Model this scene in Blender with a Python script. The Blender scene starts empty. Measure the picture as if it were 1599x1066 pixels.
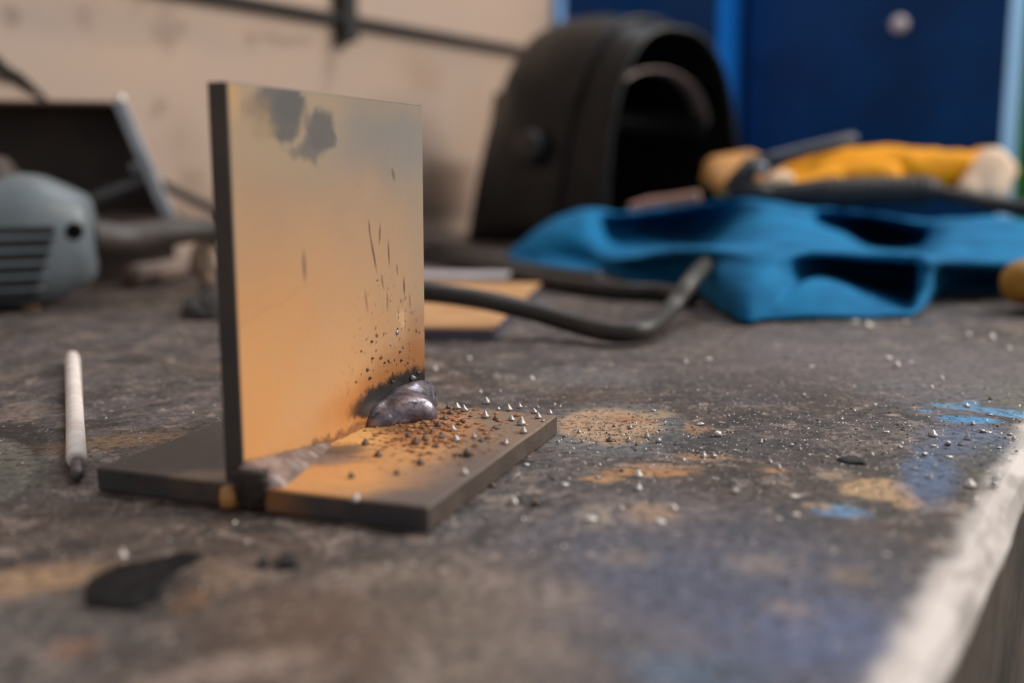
import bpy, bmesh, math, random
from mathutils import Vector, Matrix, noise
R = random.Random(7)
SC = bpy.context.scene
COL = SC.collection

# ------------------------------------------------------------------ camera
FPX, PITCH, ROLL, CAMH = 1554.6, 0.1668, -0.0114, 0.0839   # 35 mm lens, a hand's breadth above the bench
FW = Vector((0, math.cos(PITCH), -math.sin(PITCH)))
U0 = Vector((0, math.sin(PITCH), math.cos(PITCH)))
R0 = Vector((1, 0, 0))
RT = R0*math.cos(ROLL) + U0*math.sin(ROLL)
UP = U0*math.cos(ROLL) - R0*math.sin(ROLL)
EYE = Vector((0, 0, CAMH))
cam_data = bpy.data.cameras.new('camera')
cam = bpy.data.objects.new('camera', cam_data)
COL.objects.link(cam)
cam.matrix_world = Matrix((RT, UP, -FW)).transposed().to_4x4()
cam.location = EYE
cam_data.sensor_width = 36.0
cam_data.lens = 35.0
cam_data.clip_start = 0.01
cam_data.clip_end = 60
cam_data.dof.use_dof = True
cam_data.dof.focus_distance = 0.326
cam_data.dof.aperture_fstop = 4.8
SC.camera = cam

# ------------------------------------------------------------------ world, lamps, exposure
world = bpy.data.worlds.new('workshop_air')
SC.world = world
world.use_nodes = True
world.node_tree.nodes['Background'].inputs[0].default_value = (0.93, 0.96, 1.0, 1)
world.node_tree.nodes['Background'].inputs[1].default_value = 0.40

def area_light(name, loc, target, sx, sy, power, color):
    d = bpy.data.lights.new(name, 'AREA')
    d.shape = 'RECTANGLE'; d.size = sx; d.size_y = sy; d.energy = power; d.color = color
    o = bpy.data.objects.new(name, d); COL.objects.link(o)
    o.location = loc
    o.rotation_euler = (Vector(target)-Vector(loc)).to_track_quat('-Z', 'Y').to_euler()
    return o
# daylight from the big workshop window on the right, and a ceiling tube further back
area_light('window_daylight', (2.3, 0.85, 1.55), (0.0, 0.5, 0.0), 1.4, 1.2, 72, (1.0, 0.93, 0.85))
area_light('ceiling_tube', (0.5, 1.7, 2.2), (0.2, 0.9, 0.0), 1.6, 0.5, 24, (0.92, 0.96, 1.0))
SC.view_settings.view_transform = 'Standard'
SC.view_settings.look = 'None'
SC.view_settings.gamma = 1.0
SC.view_settings.use_curve_mapping = False
SC.view_settings.exposure = 0.0
SC.cycles.max_bounces = 6
SC.cycles.diffuse_bounces = 3
SC.cycles.glossy_bounces = 3

# ------------------------------------------------------------------ measuring helpers
def ray(x, y): return FW + RT*((x-799.5)/FPX) - UP*((y-533)/FPX)
def tp(x, y, z=0.0):
    d = ray(x, y); return EYE + d*((z-EYE.z)/d.z)
def dp(x, y, depth): return EYE + ray(x, y)*depth
AZ = 0.585                                             # the bench runs this far off the line of sight
UA = Vector((math.sin(AZ), math.cos(AZ), 0))           # along the bench
NA = Vector((math.cos(AZ), -math.sin(AZ), 0))          # across the bench, towards its free edge
def bench(u, n, z=0.0): return UA*u + NA*n + Vector((0, 0, z))
EDGE_N, WALL_N, BENCH_U0, BENCH_U1 = -0.0275, -0.84, -0.9, 1.44

# ------------------------------------------------------------------ object helpers
def tag(o, label=None, cat=None, group=None, kind=None):
    if label: o['label'] = label
    if cat: o['category'] = cat
    if group: o['group'] = group
    if kind: o['kind'] = kind
    return o
def thing(name, label, cat, loc=(0, 0, 0), rz=0.0, group=None):
    o = bpy.data.objects.new(name, None); COL.objects.link(o)
    o.empty_display_size = 0.02
    o.location = loc; o.rotation_euler = (0, 0, rz)
    return tag(o, label, cat, group)
def link(name, me, m, parent=None, smooth=False):
    o = bpy.data.objects.new(name, me); COL.objects.link(o)
    if m and not me.materials: me.materials.append(m)
    if parent: o.parent = parent
    if smooth:
        for p in me.polygons: p.use_smooth = True
    return o
def from_bm(name, bm, m, parent=None, smooth=False, recalc=True):
    if recalc: bmesh.ops.recalc_face_normals(bm, faces=bm.faces)
    me = bpy.data.meshes.new(name); bm.to_mesh(me); bm.free()
    return link(name, me, m, parent, smooth)
def box_bm(bm, lo, hi, M=None):
    vs = []
    for x in (lo[0], hi[0]):
        for y in (lo[1], hi[1]):
            for z in (lo[2], hi[2]):
                v = Vector((x, y, z)); vs.append(bm.verts.new(M @ v if M else v))
    for f in ((0,1,3,2), (4,6,7,5), (0,4,5,1), (2,3,7,6), (0,2,6,4), (1,5,7,3)):
        bm.faces.new([vs[i] for i in f])
    return bm
def box(name, lo, hi, m, parent=None, bev=0.0, seg=2, M=None):
    bm = box_bm(bmesh.new(), lo, hi, M)
    if bev:
        bmesh.ops.bevel(bm, geom=bm.edges[:], offset=bev, segments=seg, profile=0.6, affect='EDGES')
    return from_bm(name, bm, m, parent)
def catmull(pts, n):
    P = [Vector(p) for p in pts]; out = []
    for i in range(len(P)-1):
        a = P[max(i-1, 0)]; b = P[i]; c = P[i+1]; d = P[min(i+2, len(P)-1)]
        for k in range(n):
            t = k/n
            out.append(0.5*((2*b)+(c-a)*t+(2*a-5*b+4*c-d)*t*t+(3*b-a-3*c+d)*t**3))
    out.append(P[-1]); return out
def tube_bm(bm, pts, rad, seg=12, cap=True):
    rings = []
    up = Vector((0.13, 0.21, 1)).normalized()
    for i, p in enumerate(pts):
        t = (pts[min(i+1, len(pts)-1)]-pts[max(i-1, 0)]).normalized()
        s = t.cross(up).normalized(); b = s.cross(t)
        r = rad[i] if isinstance(rad, (list, tuple)) else rad
        rings.append([bm.verts.new(p+(s*math.cos(2*math.pi*k/seg)+b*math.sin(2*math.pi*k/seg))*r) for k in range(seg)])
    for a, b in zip(rings, rings[1:]):
        for k in range(seg): bm.faces.new((a[k], a[(k+1) % seg], b[(k+1) % seg], b[k]))
    if cap:
        bm.faces.new(rings[0][::-1]); bm.faces.new(rings[-1])
    return bm
def tube(name, pts, rad, m, parent=None, seg=12, sub=8):
    P = catmull(pts, sub) if sub else [Vector(p) for p in pts]
    if isinstance(rad, (list, tuple)) and sub:
        rr = []
        for i in range(len(rad)-1):
            for k in range(sub): rr.append(rad[i]+(rad[i+1]-rad[i])*k/sub)
        rad = rr+[rad[-1]]
    return from_bm(name, tube_bm(bmesh.new(), P, rad, seg), m, parent, True)
def loft_bm(bm, rings, closed=True, cap=(True, True)):
    V = [[bm.verts.new(p) for p in r] for r in rings]
    n = len(V[0])
    for a, b in zip(V, V[1:]):
        for k in range(n if closed else n-1):
            bm.faces.new((a[k], a[(k+1) % n], b[(k+1) % n], b[k]))
    if closed and cap[0]: bm.faces.new(V[0][::-1])
    if closed and cap[1]: bm.faces.new(V[-1])
    return bm
def lathe_bm(bm, prof, seg=20, axis='Z', M=None):
    rings = []
    for r, h in prof:
        ring = []
        for k in range(seg):
            a = 2*math.pi*k/seg
            v = Vector((r*math.cos(a), r*math.sin(a), h)) if axis == 'Z' else Vector((h, r*math.cos(a), r*math.sin(a)))
            ring.append(M @ v if M else v)
        rings.append(ring)
    return loft_bm(bm, rings)

# ------------------------------------------------------------------ material helpers
def lin(r, g, b):
    f = lambda c: (c/255/12.92) if c/255 <= 0.04045 else ((c/255+0.055)/1.055)**2.4
    return (f(r), f(g), f(b), 1)
class NT:
    def __init__(s, name):
        s.m = bpy.data.materials.new(name); s.m.use_nodes = True
        s.t = s.m.node_tree; s.b = s.t.nodes['Principled BSDF']
        s.co = s.t.nodes.new('ShaderNodeTexCoord').outputs['Object']
    def n(s, kind, **kw):
        x = s.t.nodes.new(kind)
        for k, v in kw.items(): setattr(x, k, v)
        return x
    def put(s, sock, v):
        if isinstance(v, bpy.types.NodeSocket): s.t.links.new(v, sock)
        else: sock.default_value = v
    def noise(s, scale, detail=6, rough=0.6, vec=None, dist=0.0, color=False):
        x = s.n('ShaderNodeTexNoise')
        s.put(x.inputs['Vector'], vec or s.co); x.inputs['Scale'].default_value = scale
        x.inputs['Detail'].default_value = detail; x.inputs['Roughness'].default_value = rough
        x.inputs['Distortion'].default_value = dist
        return x.outputs['Color' if color else 'Fac']
    def mapping(s, loc=(0, 0, 0), rot=(0, 0, 0), scale=(1, 1, 1), vec=None, kind='POINT'):
        x = s.n('ShaderNodeMapping', vector_type=kind)
        s.put(x.inputs['Vector'], vec or s.co)
        x.inputs['Location'].default_value = loc; x.inputs['Rotation'].default_value = rot; x.inputs['Scale'].default_value = scale
        return x.outputs[0]
    def ramp(s, v, a, b, lo=0.0, hi=1.0, smooth=True):
        x = s.n('ShaderNodeMapRange')
        if smooth: x.interpolation_type = 'SMOOTHSTEP'
        s.put(x.inputs[0], v)
        x.inputs[1].default_value = a; x.inputs[2].default_value = b; x.inputs[3].default_value = lo; x.inputs[4].default_value = hi
        return x.outputs[0]
    def math(s, op, a, b=0.0):
        x = s.n('ShaderNodeMath', operation=op); s.put(x.inputs[0], a); s.put(x.inputs[1], b); return x.outputs[0]
    def mix(s, fac, a, b):
        x = s.n('ShaderNodeMix', data_type='RGBA')
        s.put(x.inputs[0], fac); s.put(x.inputs[6], a); s.put(x.inputs[7], b); return x.outputs[2]
    def warp(s, amp, scale, detail=5, vec=None, rough=0.6):
        c = s.noise(scale, detail, rough, vec, color=True)
        x = s.n('ShaderNodeVectorMath', operation='SUBTRACT'); s.put(x.inputs[0], c); x.inputs[1].default_value = (.5, .5, .5)
        y = s.n('ShaderNodeVectorMath', operation='SCALE'); s.put(y.inputs[0], x.outputs[0]); y.inputs['Scale'].default_value = amp
        z = s.n('ShaderNodeVectorMath', operation='ADD'); s.put(z.inputs[0], vec or s.co); s.put(z.inputs[1], y.outputs[0])
        return z.outputs[0]
    def blot(s, vec, loc, rot, scale, soft=0.25):
        """1 inside an ellipse, falling to 0 over `soft` of its radius"""
        p = s.mapping(loc, rot, scale, vec, 'TEXTURE')
        x = s.n('ShaderNodeVectorMath', operation='LENGTH'); s.put(x.inputs[0], p)
        return s.ramp(x.outputs['Value'], 1+soft, max(1-soft, 0), 0, 1)
    def bump(s, h, strength=0.3, dist=0.001):
        x = s.n('ShaderNodeBump'); s.put(x.inputs['Height'], h)
        x.inputs['Strength'].default_value = strength; x.inputs['Distance'].default_value = dist
        s.t.links.new(x.outputs[0], s.b.inputs['Normal'])
    def out(s, col, rough=0.6, metal=0.0, spec=0.5):
        s.put(s.b.inputs['Base Color'], col); s.put(s.b.inputs['Roughness'], rough)
        s.put(s.b.inputs['Metallic'], metal); s.b.inputs['Specular IOR Level'].default_value = spec
        return s.m
def plain(name, rgb, rough=0.6, metal=0.0, var=0.25, scale=60, bump=0.1, spec=0.5):
    t = NT(name); c = lin(*rgb)
    v = t.ramp(t.noise(scale, 5), 0.3, 0.7, 0, 1)
    a = tuple(max(0, x*(1-var)) for x in c[:3])+(1,); b = tuple(min(1, x*(1+var)) for x in c[:3])+(1,)
    if bump: t.bump(t.noise(scale*6, 4), bump, 0.0006)
    return t.out(t.mix(v, a, b), rough, metal, spec)

# ------------------------------------------------------------------ setting: wall, floor, rails
def wall_at(x, y):                   # (u, z) where picture point x, y meets the wall
    d = ray(x, y); k = WALL_N/(d.x*NA.x+d.y*NA.y); p = EYE+d*k
    return p.dot(UA), p.z, k
def wall_material():
    t = NT('beige_painted_sheet_steel')
    w = t.warp(0.06, 9)
    col = t.mix(t.ramp(t.noise(4, 6), 0.35, 0.7), lin(185, 163, 149), lin(191, 165, 146))
    col = t.mix(t.ramp(t.noise(14, 6), 0.56, 0.75, 0, 0.45), col, lin(150, 128, 110))
    # local coordinates: x along the wall (the bench's u), z up
    for x, y, rx, ry, a, c in ((690, 300, 50, 40, .75, (112, 88, 70)), (705, 265, 40, 18, .5, (120, 96, 80)), (670, 335, 60, 14, .6, (104, 84, 70)), (700, 372, 60, 18, .5, (150, 124, 104)),
                              (22, 22, 12, 16, .7, (132, 104, 84)), (132, 32, 13, 14, .5, (140, 112, 92)), (268, 62, 20, 20, .55, (140, 112, 92)), (292, 50, 10, 12, .5, (140, 112, 92)),
                              (382, 52, 12, 12, .5, (140, 112, 94)), (440, 55, 40, 10, .45, (130, 108, 96)), (508, 85, 9, 45, .5, (138, 112, 96)), (660, 110, 30, 30, .35, (160, 128, 96)),
                              (255, 170, 12, 12, .5, (140, 112, 92)), (290, 230, 30, 50, .3, (160, 134, 112)), (750, 200, 40, 60, .3, (176, 146, 116)), (300, 285, 20, 20, .5, (140, 114, 96)),
                              (150, 40, 240, 26, .35, (150, 138, 132)), (330, 330, 60, 30, .5, (130, 106, 90))):  # the wide grey band is the rail's shadow put into the wall colour
        u, z, k = wall_at(x, y); ru = abs(wall_at(x+rx, y)[0]-wall_at(x-rx, y)[0])/2; rz = ry*k/FPX
        b = t.blot(w, (u, 0, z), (0, 0, 0), (ru, 9, rz), 0.7)
        col = t.mix(t.math('MULTIPLY', b, a), col, lin(*c))
    t.bump(t.noise(120, 4), 0.1, 0.001)
    return t.out(col, 0.62, 0.0, 0.3)
ROT_BENCH = (0, 0, math.pi/2-AZ)            # local x runs along the bench, local y towards the wall
def bench_frame(o): o.rotation_euler = ROT_BENCH; return o
M_DARKSTEEL = plain('dark_scaled_steel', (58, 50, 45), 0.6, 0.3)
M_SOOT = plain('black_iron', (34, 32, 31), 0.7, 0.0)
WEND = wall_at(861, 20)[0]
wb = box('wall_back', (-1.2, -WALL_N, -0.9), (WEND, -WALL_N+0.05, 1.3), wall_material())
tag(bench_frame(wb), 'beige painted sheet steel wall behind the bench', None, None, 'structure')
RAIL_Z = wall_at(700, 60)[1]
rl = box('trim_1', (-1.2, -WALL_N-0.014, RAIL_Z-0.0045), (WEND-.004, -WALL_N+0.001, RAIL_Z+0.0045), M_SOOT, None, 0.002)
tag(bench_frame(rl), 'dark steel rail running along the beige wall', None, None, 'structure')
pu = wall_at(533, 40)[0]
rp = box('trim_2', (pu-0.011, -WALL_N-0.018, wall_at(533, 66)[1]), (pu+0.011, -WALL_N+0.001, 1.28), M_SOOT, None, 0.002)
tag(bench_frame(rp), 'dark upright strut crossing the wall rail', None, None, 'structure')
tr = box('trim_3', (WEND, -WALL_N-0.012, -0.9), (WEND+.022, -WALL_N+0.05, 1.3), plain('pale_blue_lit_edge', (120, 165, 220), 0.45), None, 0.002)  # added strip, its pale blue imitates a lit blue edge
tag(bench_frame(tr), 'pale blue strip painted like a lit edge, closing the end of the beige wall', None, None, 'structure')
fl = box('floor', (-3, -3, -0.95), (4.5, 4.2, -0.9), plain('grey_concrete', (92, 88, 84), 0.8, 0, 0.2, 5))
tag(fl, 'grey concrete workshop floor', None, None, 'structure')

# ------------------------------------------------------------------ the bench
def bench_material():
    t = NT('scarred_steel_bench_top')
    w = t.warp(0.0035, 420, 4, t.warp(0.009, 100, 5), .7)
    w2 = t.warp(0.05, 14, 6)
    big = t.noise(7, 7, 0.62, w2)
    mid = t.noise(38, 7, 0.68, w)
    fine = t.noise(330, 6, 0.7)
    mid2 = t.noise(85, 7, 0.72, w2)
    col = t.mix(t.ramp(big, 0.40, 0.60), lin(84, 68, 58), lin(96, 90, 92))
    col = t.mix(t.ramp(mid, 0.48, 0.62, 0, 0.85), col, lin(50, 43, 40))
    col = t.mix(t.ramp(t.noise(24, 6, 0.66, w2), 0.52, 0.66, 0, 0.75), col, lin(128, 111, 101))
    col = t.mix(t.ramp(mid2, 0.53, 0.62, 0, 0.85), col, lin(150, 133, 123))
    col = t.mix(t.ramp(mid2, 0.47, 0.36, 0, 0.85), col, lin(42, 37, 36))
    P = []
    def pt(x, y, rx, ry, rgb, a, soft=0.35, ang=0.0, sharp=True):
        c = tp(x, y); d = (c-EYE).dot(FW)
        l = (tp(x, y-ry)-tp(x, y+ry)).length/2
        yaw = -math.atan2(c.x, c.y)
        P.append((c, rx*d/FPX, l, yaw+ang, rgb, a, soft, sharp))
    # large soft tints
    pt(1120, 930, 330, 130, (100, 102, 122), .75, .7, 0, False)
    pt(1290, 990, 170, 50, (94, 108, 148), .65, .8, 0, False)
    pt(1060, 1030, 110, 30, (92, 122, 150), .6, .6, 0, False)
    pt(700, 960, 220, 110, (134, 116, 101), .75, .8, 0, False)
    pt(470, 980, 130, 90, (104, 80, 64), .8, .7, 0, False)
    pt(120, 960, 170, 60, (98, 92, 88), .6, .7, 0, False)
    pt(330, 1060, 110, 22, (170, 146, 132), .7, .6, 0, False)
    pt(20, 730, 50, 42, (104, 102, 94), .85, .4)
    pt(5, 692, 64, 32, (42, 37, 34), .95, .15)
    pt(-14, 728, 62, 46, (118, 115, 104), .95, .12)
    pt(190, 688, 105, 9, (142, 112, 82), .85, .6, -.05)
    pt(60, 905, 140, 20, (172, 136, 104), .9, .5, -.1)
    pt(330, 900, 70, 26, (150, 122, 100), .75, .6, -.2)
    pt(288, 935, 32, 17, (168, 122, 84), .8, .5)
    pt(225, 915, 85, 42, (38, 36, 36), .9, .45, .35)
    pt(115, 1010, 30, 14, (150, 104, 74), .6, .7)
    pt(1090, 900, 120, 45, (82, 88, 112), .6, .7, 0, False)
    for x, y, rx, ry, c in ((760, 900, 40, 16, (150, 132, 122)), (640, 930, 60, 20, (84, 72, 64)), (880, 930, 50, 18, (146, 130, 124)), (980, 870, 40, 14, (140, 126, 116)),
                            (1190, 880, 50, 16, (150, 136, 130)), (560, 900, 60, 16, (140, 122, 108)), (820, 1010, 70, 20, (140, 124, 112)), (390, 870, 50, 12, (120, 104, 96)),
                            (1330, 900, 40, 14, (140, 120, 104)), (1240, 950, 40, 12, (146, 132, 132)), (60, 840, 60, 12, (112, 98, 90)), (950, 1000, 50, 16, (78, 74, 80)),
                            (700, 1050, 80, 14, (150, 132, 120)), (1150, 1050, 60, 14, (70, 76, 92)), (230, 820, 60, 10, (104, 90, 84)), (180, 1030, 60, 16, (84, 74, 70))):
        pt(x, y, rx, ry, c, .65, .7)
    # old paint patches, plain tints, and bench sheen painted as pale colour
    pt(960, 668, 108, 40, (108, 110, 112), .9, .25)
    pt(950, 664, 80, 28, (190, 154, 122), .95, .22)
    pt(985, 655, 40, 5, (170, 112, 70), .6, .5)
    pt(1012, 738, 74, 6, (186, 132, 84), .95, .35, .06)
    pt(940, 747, 34, 5, (188, 142, 96), .9, .4)
    pt(1030, 728, 60, 5, (176, 138, 110), .8, .4)
    pt(1100, 714, 42, 5, (170, 130, 98), .8, .4)
    pt(1020, 646, 38, 6, (176, 148, 118), .8, .4)
    pt(1085, 668, 22, 8, (166, 124, 94), .8, .5)
    pt(1212, 734, 24, 5, (190, 140, 98), .9, .4)
    pt(1020, 800, 40, 14, (168, 138, 114), .8, .5)
    pt(930, 805, 26, 20, (160, 146, 130), .6, .5)
    pt(1370, 764, 58, 17, (192, 156, 116), .95, .22)
    pt(1415, 780, 24, 16, (188, 150, 114), .95, .22)
    pt(1300, 740, 30, 8, (170, 146, 124), .7, .4)
    pt(1310, 798, 42, 9, (110, 148, 186), .9, .35)
    pt(1275, 790, 26, 5, (170, 144, 120), .8, .4)
    pt(1450, 742, 40, 40, (92, 120, 160), .65, .5)
    pt(1520, 690, 70, 26, (104, 120, 152), .7, .6)
    pt(1495, 634, 40, 5, (92, 168, 216), .95, .3)
    pt(1570, 644, 48, 5, (92, 170, 220), .95, .3)
    pt(1515, 655, 45, 6, (74, 158, 214), .95, .3)
    pt(1448, 642, 14, 3, (90, 164, 214), .95, .3)
    pt(1515, 630, 14, 5, (90, 168, 220), .95, .3)
    pt(1590, 615, 50, 22, (120, 118, 92), .6, .6)
    pt(1545, 720, 40, 32, (84, 84, 74), .7, .6)
    pt(1480, 600, 110, 40, (112, 110, 120), .5, .7, 0, False)
    pt(1330, 560, 300, 40, (128, 116, 113), .55, .7, 0, False)  # pale sheen of the far bench top, painted in
    pt(900, 590, 90, 14, (124, 120, 120), .5, .7)  # sheen highlight painted as a pale patch
    pt(930, 615, 90, 14, (92, 72, 58), .6, .7)
    pt(1110, 690, 120, 12, (66, 62, 64), .7, .6)
    pt(1180, 600, 120, 20, (84, 72, 64), .5, .7)
    pt(880, 690, 60, 9, (122, 118, 114), .6, .6)
    for c, rx, ry, yaw, rgb, a, soft, sharp in P:
        b = t.blot(w if sharp else w2, (c.x, c.y, 0), (0, 0, yaw), (rx, ry, 5), soft)
        col = t.mix(t.math('MULTIPLY', b, a), col, lin(*rgb))
    # grey wear over everything, scratches, pale specks
    s1 = t.ramp(t.noise(46, 5, 0.7, t.mapping(rot=(0, 0, 0.9), scale=(1, 9, 1))), 0.62, 0.70, 0, 0.5)
    s2 = t.ramp(t.noise(60, 5, 0.7, t.mapping(rot=(0, 0, -0.4), scale=(9, 1, 1))), 0.63, 0.71, 0, 0.45)
    col = t.mix(s1, col, lin(140, 126, 116))
    col = t.mix(s2, col, lin(48, 42, 40))
    col = t.mix(t.ramp(fine, 0.48, 0.62, 0, 0.75), col, lin(38, 34, 33))
    col = t.mix(t.ramp(fine, 0.42, 0.32, 0, 0.6), col, lin(150, 136, 126))
    col = t.mix(t.ramp(t.noise(480, 3, 0.6), 0.645, 0.70, 0, 0.8), col, lin(212, 200, 192))
    col = t.mix(t.ramp(t.noise(150, 4, 0.6), 0.64, 0.70, 0, 0.7), col, lin(178, 160, 148))
    # rubbed bare steel rim, its bright reflection painted in as pale colour (distance to the free edge, in bench axes)
    pos = t.mapping(rot=(0, 0, AZ), vec=t.warp(0.010, 40, 6))
    sx = t.n('ShaderNodeSeparateXYZ'); t.put(sx.inputs[0], pos)
    rim = t.ramp(sx.outputs['X'], EDGE_N-0.0115, EDGE_N-0.0055)
    col = t.mix(t.math('MULTIPLY', rim, t.ramp(t.noise(22, 4), 0.35, 0.6, .6, 1)), col, lin(222, 211, 205))
    st = t.ramp(t.noise(30, 5, .65, t.mapping(scale=(7, 1, 1), vec=pos)), .48, .62, 0, .6)
    col = t.mix(t.math('MULTIPLY', rim, st), col, lin(150, 138, 130))
    h = t.math('ADD', t.math('MULTIPLY', mid, 0.6), t.math('MULTIPLY', fine, 0.4))
    t.bump(h, 0.7, 0.0022)
    rough = t.ramp(mid, 0.3, 0.7, 0.42, 0.62)
    return t.out(col, rough, 0.0, 0.4)
bench_root = thing('workbench', 'scarred dark steel workbench with paint smears and worn bright rim', 'workbench')
bm = bmesh.new()
prof = [(WALL_N+0.002, 0), (-0.045, 0), (EDGE_N-0.012, -0.0001), (EDGE_N-0.006, -0.0008), (EDGE_N-0.002, -0.003), (EDGE_N, -0.007), (EDGE_N-0.001, -0.012), (WALL_N+0.002, -0.012)]
rings = []
for i in range(118):
    u = BENCH_U0+(BENCH_U1-BENCH_U0)*i/117
    ring = []
    for k, (n, z) in enumerate(prof):
        wob = 0.0016*noise.noise(Vector((u*35, k*0.15, 3.1)))+0.0009*noise.noise(Vector((u*110, k*0.3, 8.0))) if 2 <= k <= 6 else 0
        ring.append(bench(u, n+wob, z))
    rings.append(ring)
loft_bm(bm, rings)
M_BENCH = bench_material()
from_bm('bench_top', bm, M_BENCH, bench_root)
def rust_apron():
    t = NT('rusty_dark_apron')
    col = t.mix(t.ramp(t.noise(16, 6, 0.6), 0.35, 0.7), lin(54, 46, 42), lin(92, 80, 72))
    col = t.mix(t.ramp(t.noise(12, 5), 0.55, 0.75, 0, .7), col, lin(110, 92, 80))
    t.bump(t.noise(90, 5), 0.4, 0.002)
    return t.out(col, 0.65, 0.0, 0.4)
M_APRON = rust_apron()
bm = bmesh.new()
rings = []
ap = [(EDGE_N-0.004, -0.0121), (EDGE_N-0.004, -0.112), (EDGE_N-0.010, -0.118), (EDGE_N-0.05, -0.118), (EDGE_N-0.05, -0.110), (EDGE_N-0.012, -0.110), (EDGE_N-0.012, -0.0121)]
for i in range(24):
    u = BENCH_U0+(BENCH_U1-BENCH_U0)*i/23
    rings.append([bench(u, n, z) for n, z in ap])
loft_bm(bm, rings)
from_bm('apron', bm, M_APRON, bench_root)
for u in (BENCH_U0+0.05, BENCH_U1-0.11):
    for n in (EDGE_N-0.075, WALL_N+0.02):
        bm = bmesh.new()
        c = [bench(u+a, n+b) for a, b in ((0, 0), (.06, 0), (.06, .06), (0, .06))]
        loft_bm(bm, [[p+Vector((0, 0, z)) for p in c] for z in (-0.899, -0.0122)])
        from_bm('leg', bm, M_DARKSTEEL, bench_root)

# ------------------------------------------------------------------ blue and green lockers at the end of the bench
def locker(name, label, u0, n0, n1, depth, rgb, lit_side_rgb, lock=None, seams=()):
    root = thing(name, label, 'locker', bench(u0, (n0+n1)/2, -0.9), -AZ)
    w = (n1-n0)/2; H = 2.0
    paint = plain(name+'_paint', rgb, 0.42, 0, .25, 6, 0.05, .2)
    side = plain(name+'_side_paint', lit_side_rgb, 0.4, 0, .08, 6, 0.05)  # same paint made brighter to imitate the lit side
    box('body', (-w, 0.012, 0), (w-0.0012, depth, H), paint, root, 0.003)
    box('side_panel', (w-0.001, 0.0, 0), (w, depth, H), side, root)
    box('door', (-w+0.004, -0.002, 0.06), (w-0.004, 0.0115, H-0.03), paint, root, 0.003)
    for x in seams:
        box('rib', (x-0.012, -0.0075, 0.1), (x+0.012, -0.0021, H-0.08), paint, root, 0.002)
    if lock:
        M = Matrix.Translation((lock[0], -0.002, lock[1])) @ Matrix.Rotation(math.pi/2, 4, 'X')
        bm = lathe_bm(bmesh.new(), [(0.010, 0), (0.0125, 0.003), (0.0125, 0.010), (0.008, 0.014), (0.003, 0.015)], 20, 'Z', M)
        k = from_bm('lock', bm, plain('white_plastic', (232, 216, 220), 0.4), root, True)
        tag(k, 'small white round lock')
    return root
def npx(x, u):                       # the across-bench coordinate where picture column x meets the plane u
    d = ray(x, 250); k = u/(d.x*UA.x+d.y*UA.y); return k*(d.x*NA.x+d.y*NA.y)
uL, uR, uG = 1.56, 1.655, 1.95
nL1 = npx(1117, uL); nR1 = npx(1563, uR)
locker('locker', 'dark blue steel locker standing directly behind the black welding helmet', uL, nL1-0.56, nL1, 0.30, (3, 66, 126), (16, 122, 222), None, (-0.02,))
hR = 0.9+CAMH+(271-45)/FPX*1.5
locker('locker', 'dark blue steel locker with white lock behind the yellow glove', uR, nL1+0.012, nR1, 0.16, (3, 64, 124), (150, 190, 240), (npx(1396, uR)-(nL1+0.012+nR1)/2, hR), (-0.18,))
locker('locker', 'green steel locker at the right edge beside the blue ones', uG, npx(1575, uG), npx(1575, uG)+0.7, 0.3, (74, 150, 66), (84, 160, 74), None)

# ------------------------------------------------------------------ the welded T-joint coupon
YB, YU = 0.3698, 0.3984
OB = Vector((-0.11335, 0.26141, 0)); OU = Vector((-0.06932, 0.24607, 0))
BW, BL, TH = 0.0997, 0.0962, 0.0065
UW, UH, UT = 0.1004, 0.100, 0.0057
coupon = thing('welded_joint', 'orange primed steel T-joint test piece with spattered base and weld beads', 'weld sample', OB, -YB)
MB = Matrix.Translation(OB) @ Matrix.Rotation(-YB, 4, 'Z')
LEAN = 0.0173
MU = Matrix.Translation(OU+Vector((0, 0, TH))) @ Matrix.Rotation(-YU, 4, 'Z') @ Matrix.Rotation(LEAN, 4, 'Y')
MBi, MUi = MB.inverted(), MU.inverted()
def on_base(x, y): return MBi @ tp(x, y, TH)
def on_face(x, y):
    o = MUi @ EYE; d = MUi.to_3x3() @ ray(x, y); return o-d*(o.x/d.x)

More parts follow.
